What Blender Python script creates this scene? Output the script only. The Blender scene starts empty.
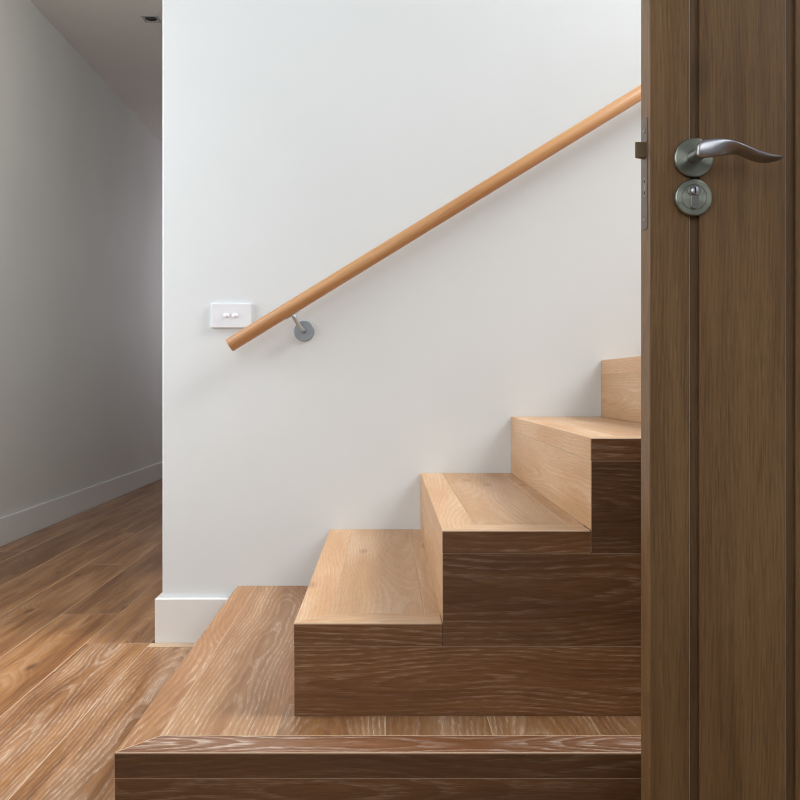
import bpy, bmesh, math, random
from mathutils import Vector, Matrix

random.seed(7)
SC = bpy.context.scene
COL = SC.collection

# ------------------------------------------------------------------ layout
EYE = 0.781            # camera height; camera at x=0, y=0 looking along +y
YW = 2.719             # stair wall face
YF = 1.654             # camera-side face of the flight
Y1 = 1.490             # front edge of the wide first step
RISE = 0.1703
GO = 0.2727
T = 0.042              # tread edge thickness
X1 = -0.450            # left edge of the first step
X2 = -0.1702           # left edge of the second
NSTEP = 8
XEND = X2 + GO * (NSTEP - 1)
XC = -0.678            # wall corner at the hall
XL = -1.859            # hall left wall
HC = 2.78              # hall ceiling height


# ------------------------------------------------------------------ node help
class N:
    def __init__(self, mat):
        mat.use_nodes = True
        self.t = mat.node_tree
        self.t.nodes.clear()

    def new(self, typ, **kw):
        n = self.t.nodes.new(typ)
        for k, v in kw.items():
            setattr(n, k, v)
        return n

    def put(self, sock, val):
        if isinstance(val, bpy.types.NodeSocket):
            self.t.links.new(val, sock)
        elif val is not None:
            sock.default_value = val

    def m(self, op, a, b=None, c=None, clamp=False):
        n = self.new('ShaderNodeMath', operation=op, use_clamp=clamp)
        self.put(n.inputs[0], a)
        if b is not None: self.put(n.inputs[1], b)
        if c is not None: self.put(n.inputs[2], c)
        return n.outputs[0]

    def sm(self, x, lo, hi, a=0.0, b=1.0):
        n = self.new('ShaderNodeMapRange', interpolation_type='SMOOTHSTEP')
        self.put(n.inputs[0], x)
        for i, v in enumerate((lo, hi, a, b)): self.put(n.inputs[1 + i], v)
        return n.outputs[0]

    def vec(self, x, y, z):
        n = self.new('ShaderNodeCombineXYZ')
        for i, v in enumerate((x, y, z)): self.put(n.inputs[i], v)
        return n.outputs[0]

    def noise(self, v, scale=1.0, detail=2.0, rough=0.5, w=None):
        n = self.new('ShaderNodeTexNoise')
        if w is not None:
            n.noise_dimensions = '4D'
            self.put(n.inputs['W'], w)
        self.put(n.inputs['Vector'], v)
        n.inputs['Scale'].default_value = scale
        n.inputs['Detail'].default_value = detail
        n.inputs['Roughness'].default_value = rough
        return n.outputs[0]

    def mix(self, f, a, b, mode='MIX'):
        n = self.new('ShaderNodeMix', data_type='RGBA', blend_type=mode)
        self.put(n.inputs[0], f)
        self.put(n.inputs[6], a if isinstance(a, bpy.types.NodeSocket) else tuple(a) + (1,))
        self.put(n.inputs[7], b if isinstance(b, bpy.types.NodeSocket) else tuple(b) + (1,))
        return n.outputs[2]

    def attr(self, name):
        return self.new('ShaderNodeAttribute', attribute_name=name)

    def out(self, color, rough=0.5, bump=None, bstr=0.2, bdist=0.001, **kw):
        b = self.new('ShaderNodeBsdfPrincipled')
        self.put(b.inputs['Base Color'], color if isinstance(color, bpy.types.NodeSocket) else tuple(color) + (1,))
        self.put(b.inputs['Roughness'], rough)
        for k, v in kw.items():
            self.put(b.inputs[k.replace('_', ' ')], v)
        if bump is not None:
            bp = self.new('ShaderNodeBump')
            bp.inputs['Strength'].default_value = bstr
            bp.inputs['Distance'].default_value = bdist
            self.put(bp.inputs['Height'], bump)
            self.t.links.new(bp.outputs[0], b.inputs['Normal'])
        o = self.new('ShaderNodeOutputMaterial')
        self.t.links.new(b.outputs[0], o.inputs[0])
        return b


def wood(name, dark, light, lime, lime_amt=0.6, freq=150.0, drift=0.10, contrast=1.0,
         rough=0.42, pore=1.0, knot=0.6, spec=0.5, wash=0.0, fleck=0.0):
    """Solid flat-sawn timber: wp = (along grain, across, through) in metres."""
    mat = bpy.data.materials.new(name)
    n = N(mat)
    a = n.attr('wp').outputs['Vector']
    seed = n.attr('seed').outputs['Fac']
    tint = n.attr('tint').outputs['Fac']
    s = n.new('ShaderNodeSeparateXYZ'); n.put(s.inputs[0], a)
    u, v, w = s.outputs
    # knots: sparse cells stretched along the grain
    vo = n.new('ShaderNodeTexVoronoi', voronoi_dimensions='2D')
    n.put(vo.inputs['Vector'], n.vec(n.m('ADD', n.m('MULTIPLY', u, 1.7), n.m('MULTIPLY', seed, 3.71)), n.m('ADD', n.m('MULTIPLY', v, 4.6), n.m('MULTIPLY', seed, 1.37)), 0.0))
    vo.inputs['Scale'].default_value = 1.0
    kd = vo.outputs['Distance']
    cs = n.new('ShaderNodeSeparateColor'); n.put(cs.inputs[0], vo.outputs['Color'])
    gate = n.m('GREATER_THAN', cs.outputs[0], 0.45)
    kn = n.m('MULTIPLY', n.sm(kd, 0.015, 0.085, 1.0, 0.0), gate)
    kh = n.m('MULTIPLY', n.sm(kd, 0.0, 0.32, 1.0, 0.0), gate)
    # slow wander of the pith
    n1 = n.noise(n.vec(n.m('MULTIPLY', u, 0.75), n.m('MULTIPLY', v, 0.9), 0.0), 1.0, 2.0, 0.5, seed)
    n2 = n.noise(n.vec(n.m('MULTIPLY', u, 1.7), 3.3, 1.1), 1.0, 1.0, 0.5, seed)
    d = n.m('ADD', w, n.m('MULTIPLY', n.m('SUBTRACT', n1, 0.5), drift * 2.4))
    vv = n.m('ADD', v, n.m('MULTIPLY', n.m('SUBTRACT', n2, 0.5), 0.09))
    r = n.m('SQRT', n.m('ADD', n.m('MULTIPLY', vv, vv), n.m('MULTIPLY', d, d)))
    wob = n.noise(n.vec(n.m('MULTIPLY', u, 9.0), n.m('MULTIPLY', v, 34.0), n.m('MULTIPLY', w, 34.0)), 1.0, 3.0, 0.55, seed)
    ring = n.m('ADD', n.m('MULTIPLY', r, freq), n.m('MULTIPLY', n.m('SUBTRACT', wob, 0.5), 1.3))
    ring = n.m('ADD', ring, n.m('MULTIPLY', kh, 2.4 * knot))
    f = n.m('FRACT', ring)
    band = n.m('MULTIPLY', n.sm(f, 0.0, 0.10), n.sm(f, 0.28, 0.62, 1.0, 0.0))
    pores = n.noise(n.vec(n.m('MULTIPLY', u, 30.0), n.m('MULTIPLY', v, 400.0), n.m('MULTIPLY', w, 400.0)), 1.0, 2.0, 0.6, seed)
    pm = n.sm(pores, 0.44, 0.66)
    blot = n.noise(n.vec(n.m('MULTIPLY', u, 1.7), n.m('MULTIPLY', v, 13.0), 2.0), 1.0, 2.0, 0.5, seed)
    bm_ = n.sm(blot, 0.33, 0.66)
    lm = n.m('MULTIPLY', n.m('ADD', n.m('MULTIPLY', band, n.m('ADD', n.m('MULTIPLY', pm, 0.75), 0.22)), n.m('MULTIPLY', pm, 0.22 * pore)),
             n.m('ADD', n.m('MULTIPLY', bm_, 0.8), 0.2))
    lm = n.m('ADD', n.m('MULTIPLY', lm, lime_amt), n.m('MULTIPLY', n.sm(blot, 0.42, 0.72), wash))
    lm = n.m('MULTIPLY', lm, n.attr('lime').outputs['Fac'], clamp=True)
    streak = n.noise(n.vec(n.m('MULTIPLY', u, 2.2), n.m('MULTIPLY', v, 48.0), n.m('MULTIPLY', w, 48.0)), 1.0, 3.0, 0.6, seed)
    tone = n.m('ADD', n.m('MULTIPLY', n.sm(streak, 0.3, 0.7), 0.55), n.m('MULTIPLY', n.sm(blot, 0.3, 0.7), 0.45))
    tone = n.m('ADD', n.m('MULTIPLY', n.m('SUBTRACT', tone, 0.5), contrast), 0.5, clamp=True)
    c = n.mix(tone, dark, light)
    c = n.mix(lm, c, lime)
    if fleck:
        fl_ = n.noise(n.vec(n.m('MULTIPLY', u, 22.0), n.m('MULTIPLY', v, 520.0), n.m('MULTIPLY', w, 520.0)), 1.0, 1.0, 0.5, n.m('ADD', seed, 9.0))
        c = n.mix(n.m('MULTIPLY', n.sm(fl_, 0.50, 0.68), fleck), c, [x * 0.35 for x in dark])
    # late-wood lines a touch darker
    c = n.mix(n.m('MULTIPLY', n.sm(f, 0.72, 0.98), 0.13 * contrast), c, [x * 0.45 for x in dark])
    c = n.mix(n.m('MULTIPLY', kn, knot, clamp=True), c, [x * 0.5 for x in dark])
    tn = n.new('ShaderNodeVectorMath', operation='SCALE')
    n.put(tn.inputs[0], c); n.put(tn.inputs['Scale'], tint)
    ro = n.m('ADD', rough, n.m('MULTIPLY', pm, 0.10))
    n.out(tn.outputs[0], ro, bump=n.m('SUBTRACT', pores, n.m('MULTIPLY', band, 0.5)), bstr=0.10, bdist=0.0006,
          Specular_IOR_Level=spec)
    return mat


def paint(name, col, rough=0.6, bump=0.04, mottle=0.02):
    mat = bpy.data.materials.new(name)
    n = N(mat)
    co = n.new('ShaderNodeNewGeometry').outputs['Position']
    big = n.noise(co, 1.7, 3.0)
    fine = n.noise(co, 320.0, 2.0)
    c = n.mix(n.sm(big, 0.3, 0.7), [x * (1 - mottle) for x in col], [min(1, x * (1 + mottle)) for x in col])
    n.out(c, rough, bump=fine, bstr=bump, bdist=0.0006)
    return mat


def metal(name, col, rough=0.3, aniso=0.0, axis='Y', scratch=0.012, metallic=1.0):
    mat = bpy.data.materials.new(name)
    n = N(mat)
    co = n.new('ShaderNodeTexCoord').outputs['Object']
    ns = n.noise(co, 240.0, 2.0)
    b = n.out(col, n.m('ADD', rough, n.m('MULTIPLY', n.m('SUBTRACT', ns, 0.5), scratch)), Metallic=metallic)
    if aniso:
        b.inputs['Anisotropic'].default_value = aniso
        b.inputs['Anisotropic Rotation'].default_value = 0.25
        tg = n.new('ShaderNodeTangent', direction_type='RADIAL', axis=axis)
        n.t.links.new(tg.outputs[0], b.inputs['Tangent'])
    return mat


def plain(name, col, rough=0.5, **kw):
    mat = bpy.data.materials.new(name)
    n = N(mat)
    co = n.new('ShaderNodeTexCoord').outputs['Object']
    ns = n.noise(co, 30.0, 2.0)
    c = n.mix(ns, [x * 0.94 for x in col], [min(1, x * 1.06) for x in col])
    n.out(c, rough, **kw)
    return mat


M_FLOOR = wood('limed oak floor', (0.19, 0.075, 0.022), (0.42, 0.20, 0.066), (0.60, 0.45, 0.34), 0.85, 100, 0.14, 1.3, 0.34, 0.8, 0.75, wash=0.24, fleck=0.2)
M_TREAD = wood('limed oak tread', (0.43, 0.235, 0.112), (0.57, 0.345, 0.178), (0.70, 0.54, 0.39), 0.50, 190, 0.06, 0.55, 0.42, 0.9, 0.45, wash=0.30, fleck=0.15)
M_TREADONE = wood('limed oak first tread', (0.26, 0.110, 0.040), (0.45, 0.235, 0.095), (0.66, 0.50, 0.37), 0.80, 125, 0.13, 0.9, 0.38, 0.8, 0.25, wash=0.16, fleck=0.15)
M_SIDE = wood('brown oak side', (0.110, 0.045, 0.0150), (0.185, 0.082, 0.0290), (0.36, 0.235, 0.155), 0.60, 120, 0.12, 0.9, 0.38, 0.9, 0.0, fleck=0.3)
M_JOINT = plain('limed joint', (0.53, 0.385, 0.26), 0.6)
M_DJOINT = plain('limed dark joint', (0.30, 0.19, 0.12), 0.6)
M_TRIMONE = wood('limed first trim', (0.17, 0.066, 0.024), (0.30, 0.128, 0.052), (0.64, 0.50, 0.41), 1.15, 150, 0.10, 0.9, 0.42, 0.8, 0.0, spec=0.3, wash=0.08, fleck=0.2)
M_DOOR = wood('brown stained door', (0.120, 0.062, 0.0245), (0.195, 0.110, 0.0460), (0.24, 0.15, 0.070), 0.35, 170, 0.04, 1.1, 0.42, 1.2, 0.5, fleck=0.30, spec=0.28)
M_EDGEGLINT = plain('groove edge highlight', (0.46, 0.42, 0.42), 0.22)  # highlight on the rounded groove edges, painted as a pale colour
M_RAIL = wood('golden oak rail', (0.43, 0.205, 0.082), (0.60, 0.335, 0.15), (0.64, 0.40, 0.21), 0.3, 120, 0.02, 0.9, 0.38, 0.6, 0.0)
M_WALL = paint('white wall paint', (0.695, 0.742, 0.768), 0.62, 0.035)
M_HALL = paint('hall wall paint', (0.70, 0.69, 0.66), 0.65, 0.03)
M_CEIL = paint('ceiling paint', (0.72, 0.68, 0.64), 0.75, 0.02)
M_BASE = paint('white trim enamel', (0.765, 0.775, 0.77), 0.33, 0.01, 0.01)
M_NICKEL = metal('satin nickel', (0.37, 0.37, 0.39), 0.29, 0.0, scratch=0.0)
M_BRUSH = metal('brushed nickel', (0.27, 0.28, 0.23), 0.30, 0.9, 'Y')
M_DULL = metal('dull faceplate steel', (0.16, 0.14, 0.125), 0.5)
M_BRONZE = metal('aged latch bronze', (0.20, 0.135, 0.08), 0.42)
M_STEEL = metal('satin stainless', (0.50, 0.54, 0.58), 0.35, metallic=0.6)
M_GREYPLATE = plain('grey bracket plate', (0.27, 0.30, 0.33), 0.45, Metallic=0.4)
M_PLATE = plain('white switch plastic', (0.74, 0.77, 0.82), 0.25)
M_ROCKER = plain('white rocker plastic', (0.84, 0.86, 0.95), 0.12, Coat_Weight=0.5)
M_DARK = plain('dark recess', (0.012, 0.011, 0.010), 0.6)
M_LAMPTRIM = plain('pale downlight trim', (0.40, 0.38, 0.36), 0.5)
M_BRASSDARK = metal('dark cylinder metal', (0.22, 0.21, 0.19), 0.28)


# ------------------------------------------------------------------ object help
def tag(o, label=None, cat=None, group=None, kind=None):
    if label: o['label'] = label
    if cat: o['category'] = cat
    if group: o['group'] = group
    if kind: o['kind'] = kind
    return o


def link(name, me, parent=None, loc=None):
    o = bpy.data.objects.new(name, me)
    COL.objects.link(o)
    if parent is not None:
        o.parent = parent
        o.matrix_parent_inverse = Matrix.Identity(4)
    if loc is not None:
        o.location = loc
    return o


def empty(name, loc=(0, 0, 0)):
    o = bpy.data.objects.new(name, None)
    o.empty_display_size = 0.05
    COL.objects.link(o)
    o.location = loc
    return o


class MB:
    """Collects timber boards / solids into one mesh with wood coordinates."""
    def __init__(self):
        self.bm = bmesh.new()
        self.wp = self.bm.verts.layers.float_vector.new('wp')
        self.sd = self.bm.verts.layers.float.new('seed')
        self.tn = self.bm.verts.layers.float.new('tint')
        self.lm = self.bm.verts.layers.float.new('lime')

    def _finish(self, verts, grain, through, centre, tint, d0, v0, u0=None, seed=None, lime=1.0):
        g = Vector(grain).normalized(); t = Vector(through).normalized(); a = t.cross(g)
        seed = random.uniform(0, 400) if seed is None else seed
        u0 = random.uniform(-3, 3) if u0 is None else u0
        c = Vector(centre)
        for vt in verts:
            d = vt.co - c
            vt[self.wp] = Vector((d.dot(g) + u0, d.dot(a) + v0, d.dot(t) + d0))
            vt[self.sd] = seed
            vt[self.tn] = tint
            vt[self.lm] = lime

    def prism(self, poly, z0, z1, grain=(0, 1, 0), through=(0, 0, 1), bev=0.0011, tint=1.0,
              d0=None, v0=None, u0=None, seed=None, bevmat=1, axis='z', segs=1, lime=1.0):
        """poly in the plane across AXIS, extruded from z0 to z1 along AXIS."""
        def P(p, z):
            if axis == 'z': return (p[0], p[1], z)
            if axis == 'y': return (p[0], z, p[1])
            return (z, p[0], p[1])
        tmp = bmesh.new()
        lo = [tmp.verts.new(P(p, z0)) for p in poly]
        hi = [tmp.verts.new(P(p, z1)) for p in poly]
        tmp.faces.new(lo); tmp.faces.new(hi)
        k = len(poly)
        for i in range(k):
            tmp.faces.new((lo[i], lo[(i + 1) % k], hi[(i + 1) % k], hi[i]))
        bmesh.ops.recalc_face_normals(tmp, faces=tmp.faces)
        if bev > 0:
            bmesh.ops.bevel(tmp, geom=list(tmp.edges), offset=bev, segments=segs, profile=0.5, affect='EDGES', material=bevmat)
        vm = {}
        nv = []
        for v in tmp.verts:
            w = self.bm.verts.new(v.co); vm[v] = w; nv.append(w)
        for f in tmp.faces:
            nf = self.bm.faces.new([vm[v] for v in f.verts])
            nf.material_index = f.material_index
        tmp.free()
        c = sum((v.co for v in nv), Vector()) / len(nv)
        d0 = random.uniform(0.03, 0.07) if d0 is None else d0
        v0 = random.uniform(-0.03, 0.03) if v0 is None else v0
        self._finish(nv, grain, through, c, tint, d0, v0, u0, seed, lime)
        return self

    def box(self, x0, x1, y0, y1, z0, z1, **kw):
        return self.prism([(x0, y0), (x1, y0), (x1, y1), (x0, y1)], z0, z1, **kw)

    def tube(self, pts, radii, seg=24, cap=True, grain=None):
        """Round bar through PTS with a radius per point."""
        pts = [Vector(p) for p in pts]
        rings = []
        for i, p in enumerate(pts):
            t = (pts[min(i + 1, len(pts) - 1)] - pts[max(i - 1, 0)]).normalized()
            ref = Vector((0, 1, 0)) if abs(t.y) < 0.9 else Vector((0, 0, 1))
            n1 = t.cross(ref).normalized(); n2 = t.cross(n1)
            rings.append([self.bm.verts.new(p + radii[i] * (math.cos(a) * n1 + math.sin(a) * n2))
                          for a in [2 * math.pi * k / seg for k in range(seg)]])
        for a, b in zip(rings, rings[1:]):
            for k in range(seg):
                f = self.bm.faces.new((a[k], a[(k + 1) % seg], b[(k + 1) % seg], b[k])); f.smooth = True
        if cap:
            self.bm.faces.new(list(reversed(rings[0]))); self.bm.faces.new(rings[-1])
        nv = [v for r in rings for v in r]
        g = grain or (pts[-1] - pts[0])
        th = Vector((0, 1, 0)) if abs(Vector(g).normalized().y) < 0.9 else Vector((0, 0, 1))
        self._finish(nv, g, th, pts[0], 1.0, 0.05, 0.0)
        return self

    def lathe(self, prof, centre, axis=(0, -1, 0), seg=48, smooth=True, sx=1.0):
        """PROF = [(radius, height along axis)]; closed at radius 0."""
        ax = Vector(axis).normalized()
        ref = Vector((1, 0, 0)) if abs(ax.x) < 0.9 else Vector((0, 0, 1))
        e1 = (ref - ax * ref.dot(ax)).normalized(); e2 = ax.cross(e1)
        c = Vector(centre)
        rings = []
        for r, h in prof:
            if r < 1e-7:
                rings.append([self.bm.verts.new(c + ax * h)])
            else:
                rings.append([self.bm.verts.new(c + ax * h + r * (sx * math.cos(t) * e1 + math.sin(t) * e2))
                              for t in [2 * math.pi * k / seg for k in range(seg)]])
        for a, b in zip(rings, rings[1:]):
            for k in range(seg):
                k2 = (k + 1) % seg
                if len(a) == 1 and len(b) == 1: break
                if len(a) == 1: f = self.bm.faces.new((a[0], b[k2], b[k]))
                elif len(b) == 1: f = self.bm.faces.new((a[k], a[k2], b[0]))
                else: f = self.bm.faces.new((a[k], a[k2], b[k2], b[k]))
                f.smooth = smooth
        return self

    def build(self, name, mats, parent=None, origin=None, recalc=True, sharp=None):
        if recalc:
            bmesh.ops.recalc_face_normals(self.bm, faces=self.bm.faces)
        if origin is not None:
            bmesh.ops.translate(self.bm, verts=self.bm.verts, vec=-Vector(origin))
        me = bpy.data.meshes.new(name)
        self.bm.to_mesh(me); self.bm.free()
        for m in (mats if isinstance(mats, (list, tuple)) else [mats]):
            me.materials.append(m)
        if sharp is not None:
            me.set_sharp_from_angle(angle=math.radians(sharp))
        # origin is in world space; a parent's offset is removed
        loc = Vector(origin) if origin is not None else Vector()
        if parent is not None:
            p = parent
            while p is not None:
                loc -= p.location; p = p.parent
        return link(name, me, parent, loc)


def solid(name, x0, x1, y0, y1, z0, z1, mat, bev=0.002, segs=2, **t):
    o = MB().box(x0, x1, y0, y1, z0, z1, bev=bev, bevmat=0, segs=segs).build(name, mat)
    return tag(o, **t)


# ------------------------------------------------------------------ setting
fl = MB()
W = 0.195
x = -0.71 - 7 * W
row = 0
while x < 1.30:
    xa, xb = max(x, XL - 0.12), min(x + W, 1.30)
    if xb - xa > 0.01:
        k = round((x + 0.71) / W)
        if k == -1: ends = [-1.6, 0.4, 2.70, 4.9, 7.1, 9.0]
        elif k == 0: ends = [-1.6, 0.9, 2.712]
        elif k > 0: ends = [-1.6, 0.6, 2.72]
        else:
            o = (1.37 * row) % 2.2
            ends = [-1.6] + [e for e in (-1.6 + o + 2.2 * j for j in range(0, 7)) if -1.2 < e < 8.6] + [9.0]
        for ya, yb in zip(ends, ends[1:]):
            kw = dict(tint=random.uniform(0.86, 1.10), d0=random.uniform(0.02, 0.05), v0=random.uniform(-0.03, 0.03))
            kw['lime'] = 0.85 if yb < 2.75 and k > -3 else random.uniform(0.30, 0.5)
            if ya > 2.6: kw['tint'] *= 0.97
            if k == -1 and ya == 0.4: kw = dict(tint=1.0, d0=0.02, v0=0.0, u0=0.35, seed=35.0, lime=1.15)
            if k == 0 and ya == 0.9: kw = dict(tint=1.0, d0=0.03, v0=0.04, seed=88.0, lime=1.1)
            fl.box(xa, xb, ya, yb, -0.02, 0.0, grain=(0, 1, 0), bev=0.0013, **kw)
    x += W; row += 1
tag(fl.build('floor', [M_FLOOR, M_JOINT]), 'limed golden oak floorboards running into the hall', 'floor', kind='structure')
solid('trim_1', XC - 0.03, X1 - 0.002, YW - 0.056, YW - 0.0185, -0.005, 0.002, M_JOINT, 0.001, 1,
      label='thin pale timber strip where floor meets white baseboard beside first step', cat='trim', kind='structure')

# stair wall (tall, white) and the hall side wall running back behind it
def lwall():
    mb = MB()
    poly = [(XC, YW), (3.2, YW), (3.2, YW + 0.12), (XC + 0.12, YW + 0.12), (XC + 0.12, 9.0), (XC, 9.0)]
    tmp = mb.bm
    lo = [tmp.verts.new((p[0], p[1], 0)) for p in poly]; hi = [tmp.verts.new((p[0], p[1], 4.6)) for p in poly]
    tmp.faces.new(list(reversed(lo))); tmp.faces.new(hi)
    for i in range(6): tmp.faces.new((lo[i], lo[(i + 1) % 6], hi[(i + 1) % 6], hi[i]))
    e = [e for e in tmp.edges if all(abs(v.co.x - XC) < 1e-5 and abs(v.co.y - YW) < 1e-5 for v in e.verts)]
    bmesh.ops.bevel(tmp, geom=e, offset=0.006, segments=4, profile=0.5, affect='EDGES')
    return mb.build('wall_back', M_WALL)
tag(lwall(), 'tall white painted wall behind the stairs with square corner to hall', 'wall', kind='structure')
solid('wall_left', XL - 0.12, XL, -1.6, 9.0, 0, HC, M_HALL, label='long grey white hall wall receding on the far side of the floor', cat='wall', kind='structure')
solid('wall_far', XL, XC, 8.9, 9.02, 0, HC, M_HALL, label='white wall closing the far end of the hall', cat='wall', kind='structure')
solid('ceiling', XL - 0.12, XC, -1.6, 9.02, HC, HC + 0.08, M_CEIL, label='plain off-white ceiling over the dim hall', cat='ceiling', kind='structure')
solid('baseboard_left', XL, XL + 0.016, -1.6, 8.9, 0, 0.135, M_BASE, 0.0025, label='white square baseboard along the receding hall wall', cat='baseboard', kind='structure')

bb = MB()
bz = 0.1345
poly = [(XC - 0.018, YW - 0.018), (X1 + 0.0, YW - 0.018), (X1 + 0.0, YW), (XC, YW), (XC, 8.9), (XC - 0.018, 8.9)]
bb.prism(poly, 0, bz, bev=0.0028, bevmat=0, segs=2)
tag(bb.build('baseboard_back', M_BASE), 'white square-edged baseboard wrapping the wall corner beside first step', 'baseboard', kind='structure')
solid('wall_right', 1.262, 1.40, -1.6, 1.365, 0, 3.0, M_WALL, label='white wall on which the brown timber door hangs', cat='wall', kind='structure')

# ------------------------------------------------------------------ staircase
st = empty('staircase', (X1, Y1, 0))
tag(st, 'limed oak box staircase of wide square steps climbing behind the brown door', 'staircase')
NOSE, TRIM = 0.066, 0.069
for k in range(1, NSTEP + 1):
    z1 = RISE * k
    z0 = z1 - T
    xa = X1 if k == 1 else X2 + GO * (k - 2)
    xn = X2 + GO * (k - 1)              # where the next riser stands
    yf = Y1 if k == 1 else YF
    mt = M_TREADONE if k == 1 else M_TREAD
    # --- middle boards of the tread
    tb = MB()
    if k == 1:
        edges = [xa + 0.058, -0.193, -0.002, 0.185, 0.372, 0.56, 0.75, 0.94, 1.13, XEND]
        ns, tr = 0.058, 0.071
        for i, (p, q) in enumerate(zip(edges, edges[1:])):
            yb = YW - 0.001 if i < 1 else YF + 0.06
            kw = dict(tint=random.uniform(0.66, 0.78), d0=0.03, v0=random.uniform(-0.03, 0.03))  # shade on the front boards is put into their darker tint
            if i == 0: kw = dict(tint=0.98, d0=0.018, v0=0.0, u0=0.2, seed=12.0); q = -0.193
            tb.box(p, q, yf + tr, yb, z0, z1, grain=(0, 1, 0), **kw)
        tb.box(-0.193, X2 + 0.03, YF + 0.06, YW - 0.001, z0, z1, grain=(0, 1, 0), tint=0.96)
    else:
        ns, tr = NOSE, TRIM
        strip = 0.030
        tb.box(xa + ns, xn - strip, yf + tr, YW - 0.001, z0, z1, grain=(0, 1, 0), tint=random.uniform(0.93, 1.02),
               d0=0.10, v0=0.06 * (-1) ** k)
        tb.box(xn - strip, xn + 0.018, yf + tr, YW - 0.001, z0, z1, grain=(0, 1, 0), tint=0.97)
    tread = tb.build('tread', [mt, M_JOINT], st)
    xe = XEND if k == 1 else xn
    # nosing along the rising edge, mitred into the camera-side trim
    MB().prism([(xa, yf), (xa + ns, yf + tr), (xa + ns, YW - 0.001), (xa, YW - 0.001)], z0, z1, grain=(0, 1, 0),
               tint=1.06 if k > 1 else 1.04, d0=0.10, v0=0.08).build('nosing', [mt, M_JOINT], tread)
    if k == 1:
        tr_m = MB().prism([(xa, yf), (xe, yf), (xe, yf + tr), (xa + ns, yf + tr)], z0, z1, grain=(1, 0, 0), tint=0.82, d0=0.02, v0=0.005, u0=0.1, seed=57.0)  # tint also carries the shade lying on the front trim
    else:
        tr_m = MB().prism([(xa, yf), (xe, yf), (xe, yf + tr), (xa + ns, yf + tr)], z0, z1, grain=(1, 0, 0), tint=1.03, d0=0.06, v0=0.02)
    tr_m.build('edge_trim', [M_TRIMONE if k == 1 else mt, M_JOINT], tread)
    # camera-side edge of the tread: brown quarter-sawn face veneer on the trim
    MB().box(xa, xe, yf - 0.0022, yf + 0.0002, z0, z1 - 0.0012, grain=(1, 0, 0), through=(0, 1, 0), bev=0.0008,
             tint={1: 0.72, 2: 1.20, 3: 1.30}.get(k, 1.0), d0=0.14, v0=0.10).build('edge_facing', [M_SIDE, M_DJOINT], tread)
    # riser
    zr = RISE * (k - 1) if k <= 2 else RISE * (k - 1) - T
    zr = 0.0 if k == 1 else zr
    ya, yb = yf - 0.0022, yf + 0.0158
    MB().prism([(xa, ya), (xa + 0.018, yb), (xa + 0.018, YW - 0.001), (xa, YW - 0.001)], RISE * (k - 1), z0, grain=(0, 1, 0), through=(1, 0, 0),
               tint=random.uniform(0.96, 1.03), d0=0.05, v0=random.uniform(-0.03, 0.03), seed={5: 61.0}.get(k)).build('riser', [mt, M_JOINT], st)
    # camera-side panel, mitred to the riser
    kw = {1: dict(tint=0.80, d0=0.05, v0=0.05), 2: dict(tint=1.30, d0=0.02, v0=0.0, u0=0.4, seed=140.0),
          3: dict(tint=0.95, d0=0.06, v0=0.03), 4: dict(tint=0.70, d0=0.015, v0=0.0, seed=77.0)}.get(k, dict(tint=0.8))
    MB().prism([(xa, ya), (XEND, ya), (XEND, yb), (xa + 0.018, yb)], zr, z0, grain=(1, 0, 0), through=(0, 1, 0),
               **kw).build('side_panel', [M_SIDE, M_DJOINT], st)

# ------------------------------------------------------------------ handrail
YR = YW - 0.07
RS = 0.614
hr = empty('handrail', (-0.2486, YW, 0.939))
tag(hr, 'round golden timber handrail climbing the white wall above the stairs', 'handrail')
d = Vector((1, 0, RS)).normalized()
p0 = Vector((-0.4628, YR, 0.893))
RR = 0.0205
LEN = 2.35 * math.sqrt(1 + RS * RS)
mb = MB()
mb.tube([p0, p0 + d * 0.0006, p0 + d * 0.002, p0 + d * LEN], [RR - 0.0022, RR - 0.0008, RR, RR], 40)
mb.build('rail', M_RAIL, hr)
bc = Vector((-0.2486, YW, 0.939))
MB().lathe([(0, 0.0), (0.031, 0.0), (0.031, 0.0045), (0.0295, 0.006), (0, 0.006)], bc, (0, -1, 0), smooth=False).build('wall_plate', M_GREYPLATE, hr)
tx = -0.2867
rb = Vector((tx, YR, p0.z + RS * (tx - p0.x))) + Vector((RS, 0, -1)).normalized() * (RR - 0.002)
mb = MB()
pts = [bc + Vector((0, -0.005, 0)), bc + Vector((-0.004, -0.030, 0.004)), bc + Vector((-0.010, -0.046, 0.011))]
b2 = pts[-1]
pts += [b2.lerp(rb, 0.35), b2.lerp(rb, 0.7), rb]
mb.tube(pts, [0.0066] * 6, 20)
stem = mb.build('bracket_stem', M_STEEL, hr)
MB().tube([rb - d * 0.024, rb + d * 0.024], [0.0045, 0.0045], 14).build('saddle', M_STEEL, stem)

# ------------------------------------------------------------------ light switch
sx, sz = -0.4683, 0.9852
sw = empty('light_switch', (sx, YW, sz))
tag(sw, 'white two-button light switch plate on wall partly behind handrail end', 'light switch')
MB().box(sx - 0.0605, sx + 0.0605, YW - 0.0105, YW, sz - 0.0365, sz + 0.0365, bev=0.0022, bevmat=0, segs=3).build('switch_plate', M_PLATE, sw)
for dx in (-0.0135, 0.0125):
    c = Vector((sx + dx, YW - 0.0104, sz + 0.0005))
    mb = MB()
    mb.lathe([(0.0072, 0), (0.0072, 0.0012), (0.0062, 0.0030), (0.0035, 0.0042), (0, 0.0045)], c, (0, -1, 0), 28, sx=1.25)
    mb.build('rocker_button', M_ROCKER, sw)

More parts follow.
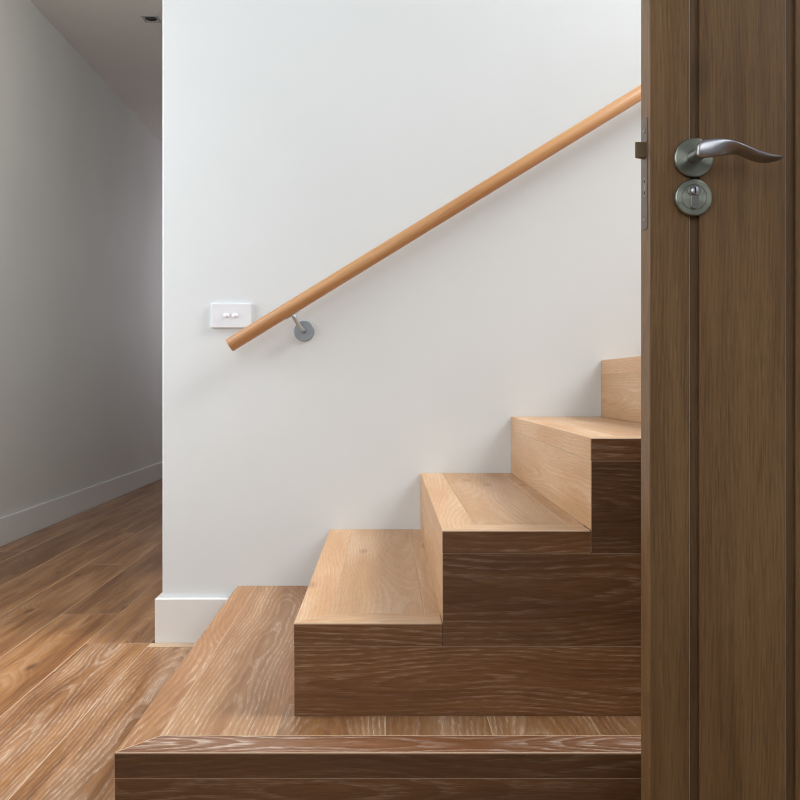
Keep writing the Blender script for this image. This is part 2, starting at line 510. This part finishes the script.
# ------------------------------------------------------------------ downlight
dx, dy = -1.289, 4.93
dl = empty('recessed_downlight', (dx, dy, HC))
tag(dl, 'small dark recessed downlight in square trim on hall ceiling', 'ceiling light')
mb = MB()
o, i = 0.046, 0.032
for (a, b, c, e) in ((-o, o, -o, -i), (-o, o, i, o), (-o, -i, -i, i), (i, o, -i, i)):
    mb.box(dx + a, dx + b, dy + c, dy + e, HC - 0.004, HC, bev=0.0008, bevmat=0)
mb.build('trim_frame', M_LAMPTRIM, dl)
MB().lathe([(0.033, 0.0), (0.033, 0.0015), (0.026, 0.002), (0.024, 0.0005), (0, 0.0003)], (dx, dy, HC), (0, 0, -1)).build('lamp_recess', M_DARK, dl)

# ------------------------------------------------------------------ door
DY = 1.316             # face towards the camera
DX0 = 0.385
DX1 = 1.205
dr = empty('door_1', (DX1, DY, 0.0))
tag(dr, 'brown stained timber board door standing open with nickel lever handle', 'door', kind='structure')
# leaf: vertical boards with square grooves, one profile extruded upwards
G = 0.0065
prof = [(DX0, DY + 0.045), (DX0, DY + 0.0015), (DX0 + 0.0005, DY + 0.0005), (DX0 + 0.0015, DY)]
gx = [0.4444 + 0.1411 * j for j in range(6)]
gw = 0.0131
for g in gx:
    if g + gw > DX1 - 0.01: break
    for a in (0, 15, 32, 50, 70, 90):                       # rounded arris on the left board
        r = 0.0036; th = math.radians(a)
        prof.append((g - r + r * math.sin(th), DY + r - r * math.cos(th)))
    prof.append((g + 0.0004, DY + G))
    prof.append((g + gw, DY + G))
    prof.append((g + gw, DY + 0.0012))
    prof.append((g + gw + 0.0012, DY))
prof += [(DX1, DY), (DX1, DY + 0.045)]
mb = MB()
bm = mb.bm
zlo, zhi = 0.008, 2.06
lo = [bm.verts.new((p[0], p[1], zlo)) for p in prof]; hi = [bm.verts.new((p[0], p[1], zhi)) for p in prof]
kk = len(prof)
for i in range(kk):
    bm.faces.new((lo[i], lo[(i + 1) % kk], hi[(i + 1) % kk], hi[i]))
bm.faces.new(list(reversed(lo))); bm.faces.new(hi)
# boards get their own timber: split faces at groove floors
bounds = [DX0 - 1] + [g + gw * 0.99 for g in gx] + [DX1 + 1]
seeds = [random.uniform(0, 300) for _ in bounds]
bmesh.ops.split_edges(bm, edges=[e for e in bm.edges if abs(e.verts[0].co.x - e.verts[1].co.x) < 1e-6 and abs(e.verts[0].co.y - e.verts[1].co.y) < 1e-6
                                 and any(abs(e.verts[0].co.x - (g + gw)) < 1e-5 for g in gx) and abs(e.verts[0].co.y - DY - G) < 1e-5])
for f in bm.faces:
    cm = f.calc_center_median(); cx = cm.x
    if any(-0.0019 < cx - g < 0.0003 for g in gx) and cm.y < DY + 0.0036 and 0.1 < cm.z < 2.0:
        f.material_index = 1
    b = max(j for j in range(len(bounds)) if bounds[j] < cx)
    for v in f.verts:
        v[mb.sd] = seeds[b]
        v[mb.lm] = 1.0
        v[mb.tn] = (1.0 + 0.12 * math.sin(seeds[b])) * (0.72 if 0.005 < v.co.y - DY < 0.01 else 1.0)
        v[mb.wp] = Vector((v.co.z + b * 1.7, v.co.x - (bounds[b] + 0.07), (v.co.y - DY) * 0.5 + 0.06 + 0.02 * math.sin(seeds[b] * 3)))
leaf = mb.build('door_leaf', [M_DOOR, M_EDGEGLINT], dr)

# lever handle
rc = Vector((0.4475, DY, 1.1098))
mb = MB()
mb.lathe([(0, 0.0), (0.0285, 0.0), (0.0285, 0.0060), (0.0278, 0.0074), (0.0265, 0.0080), (0.0180, 0.0084), (0, 0.0086)], (0, 0, 0), (0, -1, 0), 64)
o = mb.build('handle_rose', M_BRUSH, dr, sharp=8)
o.location = rc - dr.location
# neck + lever, one lofted surface
YL = DY - 0.0545       # plane of the lever
SL = 900.0 / YL
def lv(u, c):
    return Vector(((665 + 0.1625 * u - 386.5) / SL, YL, EYE + (383.5 - (125 + 0.1625 * c)) / SL))
prof = [  # u, centre, half-broad (mm), half-thin (mm), tilt deg from upright, y shift (mm)
    (203, 150, 5.0, 3.0, 5, 5.5), (209, 147, 8.0, 4.6, 5, 4.5), (224, 145, 10.4, 5.0, 5, 3), (250, 144, 11.6, 4.8, 5, 1), (285, 142.5, 11.6, 4.5, 6, -1.5),
    (330, 140, 10.8, 4.2, 13, -4), (380, 142, 10.2, 3.8, 32, -5.5), (420, 147, 9.8, 3.5, 54, -5.5), (450, 153, 9.6, 3.3, 63, -5),
    (490, 167, 9.6, 3.2, 62, -3.5), (530, 182, 9.6, 3.2, 59, -2), (570, 193, 9.4, 3.1, 58, 0.5), (610, 199, 9.0, 3.0, 60, 3),
    (650, 201, 8.2, 2.8, 65, 5), (690, 198.5, 7.2, 2.5, 72, 7), (715, 195, 6.2, 2.2, 76, 8), (730, 192.5, 4.8, 1.9, 78, 8.5), (739, 191.5, 2.2, 0.9, 78, 9)]
mb = MB(); bm = mb.bm
rings = []
SEG = 28
for u, c, A, B, tl, ys in prof:
    ctr = lv(u, c) + Vector((0, ys / 1000.0, 0))
    th = math.radians(tl)
    up = Vector((0, -math.sin(th), math.cos(th)))    # broad axis: top edge leans out
    nn = Vector((0, -math.cos(th), -math.sin(th)))
    ring = []
    for k in range(SEG):
        a = 2 * math.pi * k / SEG
        ca, sa = math.cos(a), math.sin(a)
        ring.append(bm.verts.new(ctr + up * (A * 1.13 / 1000 * ca) + nn * (B / 1000 * math.copysign(abs(sa) ** 0.8, sa))))
    rings.append(ring)
for a, b in zip(rings, rings[1:]):
    for k in range(SEG):
        f = bm.faces.new((a[k], a[(k + 1) % SEG], b[(k + 1) % SEG], b[k])); f.smooth = True
for r in (rings[0], rings[-1]):
    f = bm.faces.new(r); f.smooth = True
n0 = rc + Vector((0, -0.008, 0)); n1 = lv(236, 145) + Vector((0, 0.002, 0))
n1 = Vector((rc.x + 0.0004, n1.y, rc.z + 0.0002))
mb.tube([n0, n0 + Vector((0, -0.004, 0)), n0.lerp(n1, 0.4), n1], [0.0120, 0.0098, 0.0092, 0.0088], 28)
lever = mb.build('lever_handle', M_NICKEL, dr)
md = lever.modifiers.new('smooth', 'SUBSURF'); md.levels = 1; md.render_levels = 2

# lock escutcheon with euro cylinder
ec = Vector((0.4468, DY, 1.0516))
mb = MB()
mb.lathe([(0, 0.0), (0.0270, 0.0), (0.0270, 0.0062), (0.0262, 0.0078), (0.0250, 0.0084), (0.0187, 0.0086), (0.0184, 0.0078), (0.0178, 0.0078),
          (0.0175, 0.0086), (0, 0.0087)], (0, 0, 0), (0, -1, 0), 64)
esc = mb.build('lock_escutcheon', M_BRUSH, dr, sharp=8)
esc.location = ec - dr.location
def euro(cx, cz, R, w, h, n=28):
    pts = []
    a0 = math.asin(w / 2 / R)
    for k in range(n + 1):
        a = -math.pi / 2 + a0 + (2 * math.pi - 2 * a0) * k / n
        pts.append((cx + R * math.cos(a), cz + R * math.sin(a)))
    for k in range(9):
        a = math.pi - math.pi * -k / 8
        pts.append((cx - w / 2 * math.cos(math.pi * k / 8), cz - h + w / 2 - w / 2 * math.sin(math.pi * k / 8)))
    return pts
cz = ec.z + 0.0088
mb = MB().prism(euro(ec.x + 0.0005, cz, 0.0086, 0.0104, 0.0262), DY - 0.0112, DY - 0.004, axis='y', bev=0.0005, bevmat=1)
cyl = mb.build('lock_cylinder', [M_BRASSDARK, M_NICKEL], esc)
MB().lathe([(0.0064, 0), (0.0064, 0.0016), (0.0058, 0.0022), (0, 0.0022)], (ec.x + 0.0005, DY - 0.0112, cz), (0, -1, 0), 32).build('key_plug', M_NICKEL, esc)
MB().box(ec.x - 0.0005, ec.x + 0.0015, DY - 0.0140, DY - 0.0118, cz - 0.0040, cz + 0.0046, bev=0).build('keyhole', M_DARK, esc)

# lock faceplate on the leading edge, latch bolt
SE = 900.0 / (DY + 0.0225)
def zz(py): return EYE + (383.5 - py) / SE
fz0, fz1 = zz(230), zz(119)
yc = DY + 0.0225
def rrect(hw, z0, z1, r=0.004, n=5):
    pts = []
    for (cy, cz_, a0) in ((hw - r, z1 - r, 0), (-hw + r, z1 - r, 90), (-hw + r, z0 + r, 180), (hw - r, z0 + r, 270)):
        for k in range(n + 1):
            a = math.radians(a0 + 90 * k / n)
            pts.append((yc + cy + r * math.cos(a), cz_ + r * math.sin(a)))
    return pts
fp = MB().prism(rrect(0.0115, fz0, fz1), DX0 - 0.0012, DX0 + 0.001, axis='x', bev=0.0004, bevmat=0).build('lock_faceplate', M_DULL, dr)
lb = MB()
lb.prism([(DX0 - 0.0165, yc - 0.0065), (DX0 - 0.0008, yc - 0.0065), (DX0 - 0.0008, yc + 0.0065), (DX0 - 0.0035, yc + 0.0065), (DX0 - 0.0165, yc - 0.003)],
         zz(158.5), zz(143), bev=0.0006, bevmat=0)
lb.build('latch_bolt', M_BRONZE, fp)
for py, r in ((131, 0.0036), (220, 0.0036)):
    MB().lathe([(r, 0), (r, 0.0006), (r * 0.6, 0.0011), (0, 0.0012)], (DX0 - 0.0012, yc, zz(py)), (-1, 0, 0), 20).build('screw', M_BRASSDARK, fp)
for py, r in ((181.5, 0.0030), (193, 0.0030)):
    MB().lathe([(r, 0), (r, 0.0004), (0, 0.0004)], (DX0 - 0.0012, yc, zz(py)), (-1, 0, 0), 16).build('bolt_hole', M_DARK, fp)
MB().prism([(yc - 0.004, zz(196.5)), (yc + 0.004, zz(196.5)), (yc + 0.004, zz(178)), (yc - 0.004, zz(178))], DX0 - 0.0015, DX0 - 0.0005, axis='x', bev=0.0003, bevmat=0).build('dead_bolt', M_BRASSDARK, fp)

# ------------------------------------------------------------------ light
def area(name, loc, target, sx, sy, power, col=(1, 1, 1), spread=180):
    l = bpy.data.lights.new(name, 'AREA')
    l.shape = 'RECTANGLE'; l.size = sx; l.size_y = sy; l.energy = power; l.color = col
    l.spread = math.radians(spread)
    o = bpy.data.objects.new(name, l); COL.objects.link(o)
    o.location = loc
    o.rotation_euler = (Vector(target) - Vector(loc)).to_track_quat('-Z', 'Y').to_euler()
    return o

area('stairwell_window', (4.2, 2.05, 4.5), (0.1, 2.3, 0.7), 2.8, 2.4, 370, (1.0, 0.985, 0.96))
area('upper_wall_fill', (2.0, 1.75, 3.3), (1.05, 2.72, 1.80), 1.2, 0.8, 34, (1.0, 0.99, 0.98))  # extra lamp added to brighten the stair wall at upper right
area('side_window', (-1.82, 2.2, 1.45), (0.2, 2.2, 1.40), 0.9, 1.4, 24, (0.95, 0.975, 1.0))
area('room_fill', (-0.9, -1.5, 2.0), (0.0, 2.5, 0.8), 2.0, 1.4, 27, (0.93, 0.97, 1.0))  # fill added from the camera side for door and stair fronts
area('groove_glint_lamp', (1.22, 0.55, 1.75), (0.6, 1.3, 1.25), 0.35, 0.9, 3.0, (0.90, 0.94, 1.0))  # unseen lamp added to catch the door's groove edges
area('hall_fill', (-1.30, 2.95, 2.55), (-1.45, 5.2, 0.9), 0.8, 0.5, 9, (1.0, 0.955, 0.89))  # fill lamp added to lift the dim hall, no opening here
area('hall_far_fill', (-1.0, 8.3, 1.7), (-1.9, 5.5, 1.6), 0.5, 1.4, 6.5, (0.97, 0.92, 1.0))  # second added fill, lifts the far stretch of the hall wall

wd = bpy.data.worlds.new('daylight'); SC.world = wd
wd.use_nodes = True
bg = wd.node_tree.nodes['Background']
bg.inputs[0].default_value = (0.93, 0.97, 1.0, 1)
bg.inputs[1].default_value = 0.30

# ------------------------------------------------------------------ camera
cam = bpy.data.cameras.new('camera')
co = bpy.data.objects.new('camera', cam); COL.objects.link(co)
co.location = (0, 0, EYE)
co.rotation_euler = (math.pi / 2, 0, 0)
cam.sensor_width = 36.0
cam.lens = 900.0 / 800.0 * 36.0
cam.shift_x = (400 - 386.5) / 800.0
cam.shift_y = -(400 - 383.5) / 800.0
cam.clip_start = 0.01
SC.camera = co

SC.view_settings.view_transform = 'Standard'
SC.view_settings.look = 'None'
SC.view_settings.exposure = 0.0
SC.cycles.filter_width = 1.1
